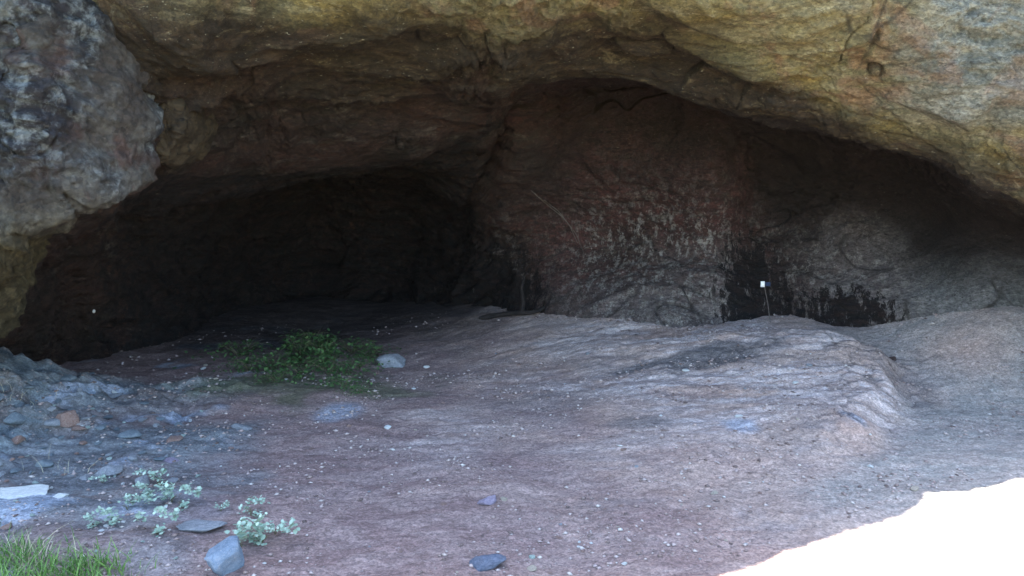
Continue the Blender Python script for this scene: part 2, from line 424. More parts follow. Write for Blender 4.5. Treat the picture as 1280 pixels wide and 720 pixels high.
c = G(370, 480); attr(me, 'moss', .55*(1-sst(np.hypot((X-c[0])/1.1, (Y-c[1])/.45)+nn*.6, .5, 1.1)))
dark_patch = 0  # darker grey patches on the floor
for (px, py, rx, ry, rot, a_) in ((880, 449, .62, .22, .10, .9), (800, 461, .30, .10, .2, .9), (800, 527, .25, .16, 0, .6), (1120, 470, .22, .5, 0, .45), (700, 500, .5, .2, 0, .3)):
    c = G(px, py); dx, dy = X-c[0], Y-c[1]; dx, dy = dx*math.cos(rot)+dy*math.sin(rot), dy*math.cos(rot)-dx*math.sin(rot)
    dark_patch = np.maximum(dark_patch, a_*(1-sst(np.hypot(dx/rx, dy/ry)+nn*.5, .6, 1.1)))
attr(me, 'floor_shade', .93*sst(Y+nn*.5+.25*sst(-X, .5, 3), 6.5, 8.3)*(1-sst(X+nn*.5, -.7, .5)));  # darkness of the cave's depth put into the floor colour
attr(me, 'mauve', (1-sst(X+nn*1.1+.35*(Y-3), -.4, 2.6))*.95)
attr(me, 'dark_patch', dark_patch); attr(me, 'crack', gcrack(X, Y)*.75)
attr(me, 'meadow', np.clip(sst(np.hypot(X, Y-4), 4.6, 7.5)*(1-sst(Y, 1.0, 3.0)), 0, 1))
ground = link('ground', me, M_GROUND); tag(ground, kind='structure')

# ------------------------------------------------------------------ cliff with the cave: one continuous sheet
def brow(x):
    y = 3.9+.6*(x-.51)
    return float(np.clip(y, 3.55, 5.6))
ST = {   # photo column -> (row, distance) of the profile from above the frame down to the foot of the wall
 -420: [(-100,3.9),(0,3.7),(120,3.6),(240,3.6),(350,3.7),(400,3.8),(450,3.9),(500,4.0),(540,4.1),(600,4.2)],
 -150: [(-100,4.2),(0,4.1),(120,4.1),(240,4.15),(360,4.4),(410,4.6),(450,4.8),(480,5.0),(510,5.1),(540,5.1)],
 0:    [(-100,4.4),(0,4.35),(120,4.35),(220,4.4),(320,4.7),(385,5.1),(420,5.5),(440,5.8),(455,6.0),(470,6.1)],
 60:   [(-100,4.5),(0,4.5),(110,4.5),(200,4.55),(285,4.8),(315,5.3),(340,6.0),(380,6.4),(420,6.6),(466,6.6)],
 130:  [(-100,4.6),(0,4.6),(90,4.65),(170,4.75),(245,4.9),(268,5.5),(300,6.2),(350,6.8),(410,7.1),(460,7.0)],
 200:  [(-100,4.6),(0,4.6),(60,4.8),(130,5.1),(215,5.5),(240,6.0),(270,6.8),(320,7.4),(380,7.7),(450,7.6)],
 300:  [(-100,4.6),(0,4.7),(50,5.0),(110,5.6),(215,6.4),(225,7.0),(240,8.0),(290,9.2),(350,9.6),(430,9.3)],
 400:  [(-100,4.6),(0,4.75),(50,5.1),(120,5.8),(208,6.7),(212,7.4),(215,8.6),(280,10.0),(350,10.4),(425,10.0)],
 500:  [(-100,4.6),(0,4.8),(50,5.2),(115,5.9),(195,6.9),(200,7.6),(205,8.6),(270,9.8),(340,10.1),(420,9.6)],
 590:  [(-100,4.6),(0,4.8),(45,5.2),(90,5.7),(165,6.8),(185,7.3),(220,8.1),(280,8.8),(340,8.9),(410,8.6)],
 645:  [(-100,4.6),(0,4.8),(40,5.2),(75,5.5),(103,5.8),(100,6.3),(115,6.9),(185,7.4),(300,8.3),(404,8.0)],
 700:  [(-100,4.6),(0,4.8),(40,5.2),(70,5.5),(97,5.8),(88,6.5),(105,7.2),(190,7.6),(300,8.15),(404,7.5)],
 800:  [(-100,4.6),(0,4.8),(35,5.2),(65,5.5),(94,5.8),(82,6.6),(100,7.4),(190,7.5),(300,7.85),(406,7.1)],
 890:  [(-100,4.7),(0,4.8),(45,5.2),(82,5.5),(118,5.75),(108,6.5),(126,7.2),(200,7.3),(300,7.45),(408,6.9)],
 950:  [(-100,4.75),(0,4.85),(55,5.2),(100,5.45),(135,5.7),(128,6.4),(150,7.1),(220,7.7),(310,7.5),(410,7.1)],
 1050: [(-100,4.8),(0,4.9),(70,5.15),(115,5.4),(158,5.65),(155,6.2),(180,6.9),(240,7.4),(320,7.2),(404,6.8)],
 1150: [(-100,4.9),(0,4.95),(85,5.1),(140,5.3),(192,5.55),(192,6.1),(210,6.7),(270,7.0),(330,6.8),(398,6.5)],
 1225: [(-100,4.9),(0,4.95),(100,5.05),(165,5.2),(222,5.4),(228,5.8),(245,6.3),(290,6.5),(335,6.4),(392,6.3)],
 1272: [(-100,4.9),(0,4.95),(110,5.05),(180,5.15),(236,5.35),(250,5.7),(272,6.2),(300,6.35),(340,6.3),(388,6.25)],
 1330: [(-100,4.9),(0,4.9),(110,5.0),(180,5.1),(256,5.3),(268,5.6),(285,6.0),(310,6.1),(340,6.15),(390,6.1)],
 1430: [(-100,4.8),(0,4.8),(110,4.85),(180,4.9),(265,5.1),(280,5.3),(300,5.5),(325,5.6),(350,5.6),(400,5.6)],
 1550: [(-100,4.6),(0,4.5),(110,4.4),(180,4.4),(250,4.4),(275,4.4),(300,4.4),(330,4.4),(370,4.4),(450,4.4)],
}
net = []; us = []
keys = sorted(ST)
def world_station(x, y0):
    rows = [(9, 9), (2.0, 5.4), (0, 4.0), (-.1, 3.3), (-.1, 2.8), (0, 2.4), (0, 2.0), (0, 1.6), (.05, 1.3), (.1, 1.0), (.1, .7), (.15, .4), (.15, .1), (.2, -.6)]
    return [np.array([x, y0+a, z]) for a, z in rows]
for x, y0, u in ((-40, 5, -1400), (-14, 4.5, -1000), (-7.5, 4.2, -650)): net.append(world_station(x, y0)); us.append(u)
for k in keys:
    pr = [P(k, py, yy) for py, yy in ST[k]]
    x = pr[1][0]; yb = brow(x)
    if k < -100: yb = min(yb, pr[0][1]); yb = max(yb, 3.4)
    base = pr[-1]
    net.append([np.array([x, yb+7, 9.5]), np.array([x, yb+1.2, 5.3]), np.array([x, yb, 3.8])] + pr + [base+np.array([0, .1, -.7])]); us.append(k)
for x, y0, u in ((7.5, 4.3, 2000), (14, 4.5, 2400), (40, 5, 2800)): net.append(world_station(x, y0)); us.append(u)
net = np.array(net); us = np.array(us, float)
def pchip(xs, ys, xq):               # shape-preserving cubic along axis 0
    h = np.diff(xs); sh = (len(h),)+(1,)*(ys.ndim-1); hh = h.reshape(sh); d = np.diff(ys, axis=0)/hh
    m = np.zeros_like(ys); w1 = 2*hh[1:]+hh[:-1]; w2 = hh[1:]+2*hh[:-1]
    a, b = d[:-1], d[1:]; ok = (a*b) > 0
    with np.errstate(all='ignore'): hm = (w1+w2)/(w1/a+w2/b)
    m[1:-1] = np.where(ok, .75*hm+.25*(a+b)/2, .35*(a+b)/2); m[0] = d[0]; m[-1] = d[-1]
    i = np.clip(np.searchsorted(xs, xq, side='right')-1, 0, len(xs)-2)
    t = ((xq-xs[i])/h[i]).reshape((-1,)+(1,)*(ys.ndim-1)); H_ = h[i].reshape(t.shape)
    return ((2*t**3-3*t**2+1)*ys[i]+(t**3-2*t**2+t)*H_*m[i]+(-2*t**3+3*t**2)*ys[i+1]+(t**3-t**2)*H_*m[i+1])
uq = np.concatenate([np.linspace(-1400, -450, 60, endpoint=False), np.linspace(-450, -80, 90, endpoint=False),
                     np.arange(-80, 1340, 1.75), np.linspace(1340, 1700, 90, endpoint=False), np.linspace(1700, 2800, 60)])
segs = [20, 20, 36, 34, 46, 50, 66, 50, 50, 60, 60, 60, 60, 14]
segs = segs[:net.shape[1]-1]
vq = np.concatenate([np.arange(n)/n+j for j, n in enumerate(segs)]+[[len(segs)]])
S = pchip(us, net, uq); S = np.transpose(pchip(np.arange(net.shape[1]).astype(float), np.transpose(S, (1, 0, 2)), vq), (1, 0, 2))
U, Vv = np.meshgrid(uq, vq, indexing='ij')
def rock_disp(p, amp=1.0, coarse=1.0):
    wv = np.stack([perlin(p*.9, 3), perlin(p*.9+5, 4), perlin(p*.9+9, 5)], -1)
    q = p+.35*wv
    d = coarse*.13*fbm(q*.75, 3, 100)
    a = q*np.array([.55, 1.3, 1.6], np.float32)
    d = d + .055*ridged(a*1.6, 3, 110)
    f1, f2, cid = worley(a*2.6+.3*wv, 120); e = f2-f1
    d = d + .065*(cid-.5)*sst(e, 0, .3) 
    crack = (1-sst(e, .0, .04))*sst(perlin(q*1.7, 77), .05, .3)
    cl = perlin(q*np.array([.9, 1.6, 2.0], np.float32)+.35*perlin(q*4, 79)[..., None], 78)
    cm = sst(perlin(q*1.1, 81), -.05, .2); frac = np.exp(-(cl/.014)**2)*cm
    d = d - .035*frac + .03*sst(cl, 0, .02)*cm; crack = np.maximum(crack, frac)
    f1b, f2b, cb = worley(q*np.array([4.5, 9, 11], np.float32), 130); e2 = f2b-f1b
    d = d + .022*(cb-.5)*sst(e2, 0, .25)
    d = d + .018*fbm(a*7, 3, 140) + .022*ridged(q*11, 3, 160)*sst(fbm(q*1.3, 2, 170), -.2, .4) + .008*fbm(q*34, 2, 150)
    f1, f2, cc = worley(q*np.array([9, 15, 17], np.float32), 180); d = d + .022*(cc-.5)*sst(f2-f1, 0, .2)*sst(fbm(q*1.6, 2, 190), -.3, .3)
    return d*amp, crack
nor = grid_normals(S)
if np.mean(nor[:, :, 1][400:500, 150:200]) > 0: nor = -nor; flip = False
else: flip = True
dsp, crack = rock_disp(S.astype(np.float32))
lipn = perlin(xyz(U*.02, 0, 0), 7)
amp = (.55+.45*sst(np.abs(Vv-7.0), .1, .8))*(1-.65*sst(U, 1060, 1150)*sst(Vv, 8.6, 9.6))*(1-.3*sst(U, 760, 830)*sst(Vv, 9, 10))*(1-.6*sst(U, 630, 680)*(1-sst(U, 760, 830))*sst(Vv, 10.2, 10.8))*(1-.45*sst(U, 500, 700)*sst(Vv, 1.0, 1.6)*(1-sst(Vv, 3.0, 3.6)))
V3 = S+nor*(dsp*amp)[..., None]
me = grid_mesh('cliff', V3)
lo = 7.0
pn = fbm(V3.astype(np.float32)*1.1, 3, 200)
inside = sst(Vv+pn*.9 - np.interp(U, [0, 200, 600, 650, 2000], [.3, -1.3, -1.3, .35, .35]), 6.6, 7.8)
wallp = sst(U, 640, 780)*sst(Vv+pn*.8, 10.6, 12.2)  # paler wall foot: its lit look is put into the colour
alc = sst(U+pn*60, 940, 1060)*sst(Vv+pn*.6, 9.6, 11.0)
pale = np.maximum(wallp*.85, alc*.85)*(Vv > 8)
flake = (Vv > 8)*(np.exp(-((U-785)/70)**2-((Vv-11.4)/.8)**2)*1.3+np.exp(-((U-870)/60)**2-((Vv-11.5)/.7)**2)*1.3
        + .9*np.exp(-((U-1060)/130)**2-((Vv-11.2)/.8)**2)+.7*np.exp(-((U-600)/50)**2-((Vv-11.4)/.7)**2)+.06*sst(U, 560, 700))
soot_shade = (Vv > 7)*np.clip(.97*sst(U, 60, 200)*(1-sst(U+pn*25, 575, 640))+np.exp(-((U-938)/42)**2-((Vv-11.7)/.9)**2)*1.2+np.exp(-((U-1050)/75)**2-((Vv-12.0)/.45)**2)*1.2  # deep chamber and recess: shade put into the colour; alcove spots are soot stains
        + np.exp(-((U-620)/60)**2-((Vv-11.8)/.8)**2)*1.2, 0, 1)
top_shade = (Vv > 7)*np.clip(sst(U, 620, 720)*.85*(1-sst(Vv+pn*.7, 9.2, 11.0))+.75*sst(U, 910, 990)*(1-sst(Vv+pn*.7-.8*sst(U, 1100, 1200), 10.0, 11.7)), 0, .9)  # shade of the upper back wall, put into the rock colour
red = sst(U+pn*40, 620, 720)*(1-.75*sst(U+pn*30, 930, 1010))*(Vv > 8)
grey = sst(U+pn*160, 1000, 1150)*(1-sst(Vv+pn*.5, 5.5, 6.4))*.9 + (1-sst(U+pn*80, 80, 200))*(1-sst(Vv+pn*.8, 6.2, 7.0))*.7
attr(me, 'brown', sst(Vv+pn*.8-np.interp(U, [0, 200, 560, 900, 1100, 1300], [.0, -1.9, -1.6, -.8, .7, 1.3]), 4.9, 6.3)*.96)  # brown ceiling darkening inwards, its shade gradient put into the colour
attr(me, 'alcove', sst(U+pn*50, 1090, 1190)*(Vv > 8)); attr(me, 'top_shade', top_shade); attr(me, 'red', red)
attr(me, 'inside', inside); attr(me, 'pale', pale); attr(me, 'flake', np.clip(flake, 0, 1)); attr(me, 'soot_shade', soot_shade)
attr(me, 'grey', np.clip(grey, 0, 1)); attr(me, 'crack', crack*.7)
if flip: me.flip_normals()
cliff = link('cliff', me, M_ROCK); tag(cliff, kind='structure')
#REST
# ------------------------------------------------------------------ rays against the built cliff
C.view_layers[0].update()
from mathutils.bvhtree import BVHTree
_dg = bpy.context.evaluated_depsgraph_get()
def hit_cliff(px, py):
    r = Vector(ray(px, py)).normalized()
    ok, loc, n, i, o, m = C.ray_cast(_dg, Vector(CAM), r)
    return np.array(loc) if ok else P(px, py, 7.0)

# ------------------------------------------------------------------ big separate rock masses on the face
def rock_mass(name, pts, yfun, bulge, back, mat, label, seed, amp=1.0, parent=None, cat='rock'):
    pts = np.array(pts, float); n = 260
    seg = np.r_[0, np.cumsum(np.linalg.norm(np.diff(np.vstack([pts, pts[:1]]), axis=0), axis=1))]
    cl = np.vstack([pts[-2:], pts, pts[:3]]); sg = np.r_[-1, -1, seg]
    t = np.linspace(0, seg[-1], n); ox = np.interp(t, seg, np.r_[pts[:, 0], pts[0, 0]]); oy = np.interp(t, seg, np.r_[pts[:, 1], pts[0, 1]])
    for _ in range(2):
        ox[:-1] = (np.roll(ox[:-1], 1)+ox[:-1]*2+np.roll(ox[:-1], -1))/4; oy[:-1] = (np.roll(oy[:-1], 1)+oy[:-1]*2+np.roll(oy[:-1], -1))/4
    ox[-1] = ox[0]; oy[-1] = oy[0]
    cx, cy = ox[:-1].mean(), oy[:-1].mean()
    rr = np.concatenate([np.linspace(.0, .85, 90), np.linspace(.86, 1, 30)])
    V = np.zeros((len(rr)+26, n, 3))
    for i, r in enumerate(rr):
        for j in range(n):
            a = cx+r*(ox[j]-cx); b_ = cy+r*(oy[j]-cy)
            V[i, j] = P(a, b_, yfun(a, b_)-bulge*(1-r**5)**.6)
    for k in range(26):
        f = (k+1)/26; V[len(rr)+k] = V[len(rr)-1]+np.array([0, back*f, 0])+(V[0].mean(0)-V[len(rr)-1])*np.array([.25, 0, .25])*f*f
    N = grid_normals(V); 
    N[:2] = N[3].mean(0)/np.linalg.norm(N[3].mean(0)); N[:, 0] = N[:, -1] = (N[:, 1]+N[:, -2])/2
    if N[40, 10, 1] > 0: N = -N; fl = False
    else: fl = True
    p = V.astype(np.float32)
    d, _ = rock_disp(p+seed, .8, .3)
    pt = np.clip(fbm(p*2.3, 2, seed)*2+.3, 0, 1)
    f1, f2, cc = worley(p*np.array([9, 9, 7], np.float32)+.5*perlin(p*4, 1)[..., None], seed+3)
    g1, g2, gc_ = worley(p*np.array([3.2, 3, 2.2], np.float32)+.5*perlin(p*2, 4)[..., None], seed+9)
    d = d + .09*(gc_-.5)*sst(g2-g1, 0, .12)
    d = d + pt*(.045*(cc-.5)*sst(f2-f1, 0, .2)+.026*ridged(p*11, 3, seed+5)) + .008*fbm(p*30, 2, seed+7)
    V = V+N*(d*amp)[..., None]; V[:, -1] = V[:, 0]; V[0] = V[0].mean(0)
    me = grid_mesh(name, V, False)
    if fl: me.flip_normals()
    attr(me, 'rough_patch', pt); attr(me, 'low', (1-sst(V[..., 2]+.12*fbm(p*2, 2, 9), 1.25, 1.50)))
    o = link(name, me, mat); tag(o, label, cat); return o
rock_mass('rock_buttress', [(60,20),(94,12),(144,34),(160,60),(172,92),(168,121),(174,150),(176,196),(158,224),(126,240),(92,252),(56,272),(22,292),(-4,322),(-26,370),(-40,430),(-80,455),(-150,440),(-200,220),(-150,110),(-60,100),(0,86),(40,62)],
    lambda a, b: 4.32+.0026*max(a-40, 0)+.0012*max(b-300, 0), .10, .40, M_BUTT, 'big lichen grey rock buttress hanging at the left side of the cave mouth', 3)
rock_mass('rock_slab', [(-160,-90),(-60,-120),(40,-100),(58,-30),(56,14),(44,48),(8,80),(-60,94),(-150,80)],
    lambda a, b: 4.36, .12, .8, M_BUTT, 'smaller grey rock wedged in the top left corner above the buttress', 12)
rock_mass('rock_flake', [(196,128),(208,118),(222,132),(226,156),(214,184),(202,204),(192,206),(188,170)],
    lambda a, b: 5.03, .02, .6, M_FLAKE, 'thin brown rock flake peeling beside the lichen grey buttress', 22, .5)

# ------------------------------------------------------------------ stones
def stone_mesh(seed, sub=3, flat=.6, facet=.28):
    import bmesh
    bm = bmesh.new(); bmesh.ops.create_icosphere(bm, subdivisions=sub, radius=1)
    v = np.array([x.co[:] for x in bm.verts], np.float32)
    r = np.random.default_rng(seed)
    for k in range(13):                       # knock flat faces off the ball
        d = r.normal(size=3); d /= np.linalg.norm(d); c = r.uniform(.38, .78)
        s_ = v@d; v = v-np.maximum(s_-c, 0)[:, None]*d*.92
    v = v*(1+.10*fbm(v*2.2+seed, 3, seed)+.035*ridged(v*5, 3, seed+1)+.015*fbm(v*14, 2, seed+2))[:, None]
    v[:, 2] *= flat
    for x, c in zip(bm.verts, v): x.co = c
    me = bpy.data.meshes.new('stone'); bm.to_mesh(me); bm.free(); me.shade_smooth(); return me
SHAPES = [stone_mesh(100+k, 3, RNG.uniform(.5, .8)) for k in range(14)]
_cache = {}
def stone(name, px, py, wpx, hpx, mat, label, cat='stone', group=None, seed=None, rz=0, tilt=0, sub=4, sink=.35, depth=None, where=None):
    p = G(px, py) if where is None else where
    wd = wpx*p[1]/F/2; ht = hpx*p[1]/F/2
    if seed is not None: me = stone_mesh(seed, sub, 1.0)
    else: me = SHAPES[random.randrange(len(SHAPES))]
    key = (me.name, mat.name)
    if key not in _cache:
        m2 = me.copy(); m2.materials.clear(); m2.materials.append(mat); _cache[key] = m2
    me = _cache[key]
    o = bpy.data.objects.new(name, me); C.collection.objects.link(o)
    zs = max(ht*.95, .004); o.scale = (wd, (depth or wd*.75), zs)
    o.rotation_euler = (rad(tilt), rad(random.uniform(-4, 4)), rad(rz) if seed is not None else random.uniform(0, 6.3))
    o.location = (p[0], p[1], gz(p[0], p[1])+zs*(1-2*sink)*.6)
    tag(o, label, cat, group); return o
stone('boulder', 284, 712, 64, 74, M_WEDGE, 'largest blue grey stone, wedge shaped, at the bottom edge beside pale sprouts', seed=5, rz=-38, sink=.3, depth=.13)
stone('flat_stone', 252, 662, 74, 24, M_GREY, 'long flat blue grey stone lying behind the blue wedge stone', seed=8, rz=8, sink=.25, depth=.07)
stone('white_stone', 76, 621, 28, 13, M_PALE, 'small oval white stone at the end of the pale ledge', seed=11, rz=-8, sink=.3)
stone('pale_ledge', 30, 617, 96, 20, M_PALE, 'long pale ledge stone at the left edge above the grass', seed=14, rz=6, sink=.42, depth=.07)
stone('pale_rock', 492, 457, 50, 26, M_GREY, 'pale flat rock right beside the green weeds', seed=17, rz=-12, sink=.35, depth=.13)
stone('slate', 606, 706, 64, 30, M_SLATE, 'dark slate blue flat stone sunk in the soil at the bottom centre', seed=20, rz=12, sink=.46, depth=.09)
stone('lilac_stone', 612, 629, 32, 20, M_LILAC, 'lilac stone embedded flat in the soil above the dark slate', seed=23, rz=20, sink=.44)
stone('tan_stone', 631, 625, 13, 8, M_TAN, 'tiny tan stone touching the lilac stone', seed=26)
stone('green_stone', 665, 698, 13, 9, M_SAGESTONE, 'small greenish stone right of the dark slate', seed=29)
stone('pink_stone', 666, 713, 17, 11, M_TAN, 'small pinkish stone just below the greenish stone', seed=32)
stone('pale_pebble', 892, 618, 13, 11, M_TAN, 'small pale tan stone alone on the soil right of centre', seed=35)
stone('dark_stone', 1116, 449, 16, 9, M_DARK, 'dark brown stone on the pale bank at the right', seed=38)
stone('shelf_stone', 1144, 613, 16, 10, M_TAN, 'small pale stone near the sunlit patch', seed=41)
stone('rust_stone', 10, 660, 24, 13, M_RED, 'rusty stone at the left edge behind the grass', seed=44)
stone('white_chip', 534, 459, 12, 5, M_PALE, 'thin white stone chip right of the pale flat rock', seed=47)
stone('flat_stone', 302, 535, 34, 11, M_GREY, 'flat grey stone in the soil below the weeds', seed=50, sink=.4)
stone('purple_stone', 212, 578, 24, 12, M_LILAC, 'purplish stone left of the sprouts on the rubble edge', seed=62)
stone('brown_stone', 82, 525, 40, 24, M_RED, 'red brown stone in the middle of the blue rubble bank', seed=65, sink=.35)
# rubble of the left bank, loose chips and small stones, each told apart by size, colour and neighbours
LAND = [(284,712,'the blue wedge stone'),(252,662,'the long flat stone'),(76,621,'the oval white stone'),(20,617,'the pale ledge'),(60,690,'the grass clump'),
 (200,605,'the tallest pale herb'),(335,675,'the pale sprouts'),(82,525,'the red brown bank stone'),(20,470,'the left foot of the buttress'),(130,478,'the dark left wall'),
 (212,578,'the purplish stone'),(492,457,'the pale flat rock'),(385,470,'the green weeds'),(302,535,'the flat grey stone'),(606,706,'the dark slate'),(612,629,'the lilac stone'),
 (892,618,'the lone tan stone'),(1144,613,'the sunlit patch'),(928,530,'the pale blue stain'),(1080,500,'the bedrock edge'),(1000,440,'the striped bedrock'),(700,400,'the central wall'),
 (10,540,'the left photo edge on the bank'),(150,540,'the right side of the rubble bank'),(450,600,'the bare soil left of centre'),(780,560,'the soil below the bedrock')]
CN = {}
for m_, c_ in ((M_GREY, 'grey'), (M_BLUE, 'blue grey'), (M_RED, 'red brown'), (M_PALE, 'whitish'), (M_SAGESTONE, 'greenish'), (M_TAN, 'tan'), (M_DARK, 'dark')): CN[m_.name] = c_
def describe(px, py, wp, m, noun):
    L = min(LAND, key=lambda a: (a[0]-px)**2+((a[1]-py)*1.6)**2); dx, dy = px-L[0], (py-L[1])*1.6
    rel = ('right of' if dx > 0 else 'left of') if abs(dx) > abs(dy) else ('below' if dy > 0 else 'above')
    dist = 'close ' if math.hypot(dx, dy) < 28 else ''
    size = 'tiny' if wp < 7 else 'small' if wp < 12 else 'middling' if wp < 20 else 'large'
    return f'{size} {CN[m.name]} {noun} {dist}{rel} {L[2]}'
g = 'blue grey rubble stones on the left bank'; placed = []
for k in range(260):
    px = random.uniform(-30, 225); py = random.uniform(466, 606)
    if px > 120 and py < 470+(px-120)*.5: continue
    wp = random.choice((9, 11, 13, 16, 22, 30, 40))*random.uniform(.8, 1.2)
    if any(math.hypot(px-a, (py-b_)*1.7) < .5*(wp+c_)*.9 for a, b_, c_ in placed) or len(placed) > 115: continue
    placed.append((px, py, wp)); m_ = random.choice((M_GREY, M_BLUE, M_BLUE, M_GREY, M_BLUE, M_BLUE, M_GREY, M_RED))
    stone('rubble_stone', px, py, wp, wp*random.uniform(.5, .85), m_, describe(px, py, wp, m_, 'rubble stone'), group=g, sink=.3)
g = 'pale chips on the left bank'
for k in range(45):
    px = random.gauss(110, 70); py = random.uniform(485, 700); wp = random.uniform(5, 11); m_ = M_PALE if k % 2 else M_SAGESTONE
    stone('stone_chip', px, py, wp, wp*random.uniform(.5, .9), m_, describe(px, py, wp, m_, 'chip'), group=g, sink=.2)
g = 'small stones on the soil in front of the cave'
for k in range(80):
    px = random.uniform(230, 1090); py = random.uniform(440, 718)
    if py > 718-(px-890)*.35 - 5: continue
    wp = random.choice((5, 6, 7, 8, 11))*random.uniform(.8, 1.2); m_ = random.choice((M_GREY, M_RED, M_TAN, M_PALE, M_RED, M_RED))
    stone('small_stone', px, py, wp, wp*random.uniform(.5, .8), m_, describe(px, py, wp, m_, 'stone'), group=g, sink=.3)

# gravel: thousands of chips nobody could count
def gravel(n):
    base = np.array([(1,0,0),(-.8,.3,0),(.1,1,.1),(0,-.9,.05),(.1,0,.8),(0,.1,-.7)], float)
    tri = np.array([(0,2,4),(2,1,4),(1,3,4),(3,0,4),(2,0,5),(1,2,5),(3,1,5),(0,3,5)])
    u = RNG.uniform(0, 1, n); x = RNG.uniform(-4.6, 4.6, n); y = 2.6+6.0*RNG.uniform(0, 1, n)**1.2
    dn = 2.2*fbm(xyz(x*1.3, y*1.7, 3), 4, 300)-.1+.5*rubblezone(x, y)+.25*(y < 4.3)-.25*(x > 2.2)
    k = (dn > RNG.uniform(-.45, .5, n)) & (y > 3.0+.6*(x-.84)+.05) & ~((y > 6.3) & (x < .2) & (RNG.uniform(0, 1, n) < .85)); x, y = x[k], y[k]; n = len(x)
    s = (.0028+.012*RNG.uniform(0, 1, n)**4.5)*(1+.12*(y-3)); z = H(x, y)
    a = RNG.uniform(0, 6.28, n); ca, sa = np.cos(a), np.sin(a)
    v = base[None]*(1+RNG.normal(0, .22, (n, 6, 3)))*s[:, None, None]*np.array([1.2, .9, .65])
    V = np.stack([v[..., 0]*ca[:, None]-v[..., 1]*sa[:, None]+x[:, None], v[..., 0]*sa[:, None]+v[..., 1]*ca[:, None]+y[:, None], v[..., 2]+(z+s*.25)[:, None]], -1)
    T = (tri[None]+6*np.arange(n)[:, None, None]).reshape(-1, 3)
    return raw_mesh('gravel', V.reshape(-1, 3), T)
o = link('gravel', gravel(46000), M_GRAVEL, smooth=False); tag(o, 'loose gravel and grit strewn over the soil of the cave floor', 'gravel', kind='stuff')

# ------------------------------------------------------------------ plants
def leaf_cloud(n, spread, lo, hi, size, seed, round_=.6, droop=.2, clumps=0):
    r = np.random.default_rng(seed); V = []; Q = []
    cc = [(r.normal(0, spread*.5), r.normal(0, spread*.5), r.uniform(lo, hi)) for _ in range(clumps)] if clumps else None
    for k in range(n):
        if cc:
            c = cc[r.integers(len(cc))]; x, y, z = c[0]+r.normal(0, spread*.18), c[1]+r.normal(0, spread*.18), max(lo*.3, c[2]+r.normal(0, hi*.12))
        else:
            x, y = r.normal(0, spread*.5, 2); z = lo+(hi-lo)*r.uniform(0, 1)*math.exp(-(x*x+y*y)/(spread*spread))
        a = r.uniform(0, 6.28); e = r.uniform(-.3, .9); L = size*r.uniform(.6, 1.35); W = L*round_*.5
        d = np.array([math.cos(a)*math.cos(e), math.sin(a)*math.cos(e), math.sin(e)]); s_ = np.array([-math.sin(a), math.cos(a), r.uniform(-.3, .3)])
        p = np.array([x, y, z]); i = len(V); up = np.array([0, 0, 1.])
        V += [p, p+d*L*.35+s_*W, p+d*L*.4-up*L*.06, p+d*L*.35-s_*W, p+d*L*.75+s_*W*.8-up*L*droop*.4, p+d*L-up*L*droop, p+d*L*.75-s_*W*.8-up*L*droop*.4, p+d*L*.78-up*L*(droop*.4+.05)]
        Q += [(i, i+1, i+2, i+3), (i+1, i+4, i+7, i+2), (i+2, i+7, i+6, i+3), (i+4, i+5, i+6, i+7)]
    return raw_mesh('foliage', np.array(V), np.array(Q))
def tube(paths, radii, seg=6):
    V = []; Q = []
    for pts, rs in zip(paths, radii):
        pts = np.array(pts, float); n = len(pts); i0 = len(V); T = np.gradient(pts, axis=0)
        for k in range(n):
            t = T[k]/(np.linalg.norm(T[k])+1e-9); a = np.cross(t, (0.3, .2, 1) if abs(t[2]) < .9 else (1, 0, 0)); a /= np.linalg.norm(a); b_ = np.cross(t, a)
            r_ = rs[0]+(rs[1]-rs[0])*k/(n-1)
            for j in range(seg): V.append(pts[k]+r_*(a*math.cos(6.2832*j/seg)+b_*math.sin(6.2832*j/seg)))
        for k in range(n-1):
            for j in range(seg): Q.append((i0+k*seg+j, i0+k*seg+(j+1) % seg, i0+(k+1)*seg+(j+1) % seg, i0+(k+1)*seg+j))
    return raw_mesh('tube', np.array(V), np.array(Q))
def stems(n, spread, hi, seed, th=.0015):
    r = np.random.default_rng(seed); ps = []; rs = []
    for k in range(n):
        a = r.uniform(0, 6.28); l = spread*r.uniform(.3, .9); b_ = a+r.uniform(-.5, .5)
        ps.append([(0, 0, -.01), (l*.3*math.cos(a), l*.3*math.sin(a), hi*.4), (l*.65*math.cos(b_), l*.65*math.sin(b_), hi*.75), (l*math.cos(b_), l*math.sin(b_), hi*r.uniform(.6, 1))]); rs.append((th, th*.4))
    return tube(ps, rs, 5)
def plant(name, px, py, me_f, me_s, mf, label, cat='plant', group=None, sc=1.0, where=None, zs=1.0):
    p = G(px, py) if where is None else where
    e = bpy.data.objects.new(name, None); C.collection.objects.link(e); e.location = (p[0], p[1], gz(p[0], p[1]))
    e.rotation_euler = (0, 0, random.uniform(0, 6.28)); e.scale = (sc, sc, sc*zs); e.empty_display_size = .05
    tag(e, label, cat, group)
    for n_, m_, mt in (('foliage', me_f, mf), ('stem', me_s, M_STEM)):
        if not m_.materials: m_.materials.append(mt)
        o = bpy.data.objects.new(n_, m_); C.collection.objects.link(o); o.parent = e
    return e
WE = [(leaf_cloud(250, .28, .01, .13, .030, 400+k, .65, .25), stems(16, .24, .12, 420+k)) for k in range(4)]
WT = [(leaf_cloud(300, .20, .02, .20, .034, 440+k, .6, .25, 7), stems(14, .16, .20, 460+k)) for k in range(2)]
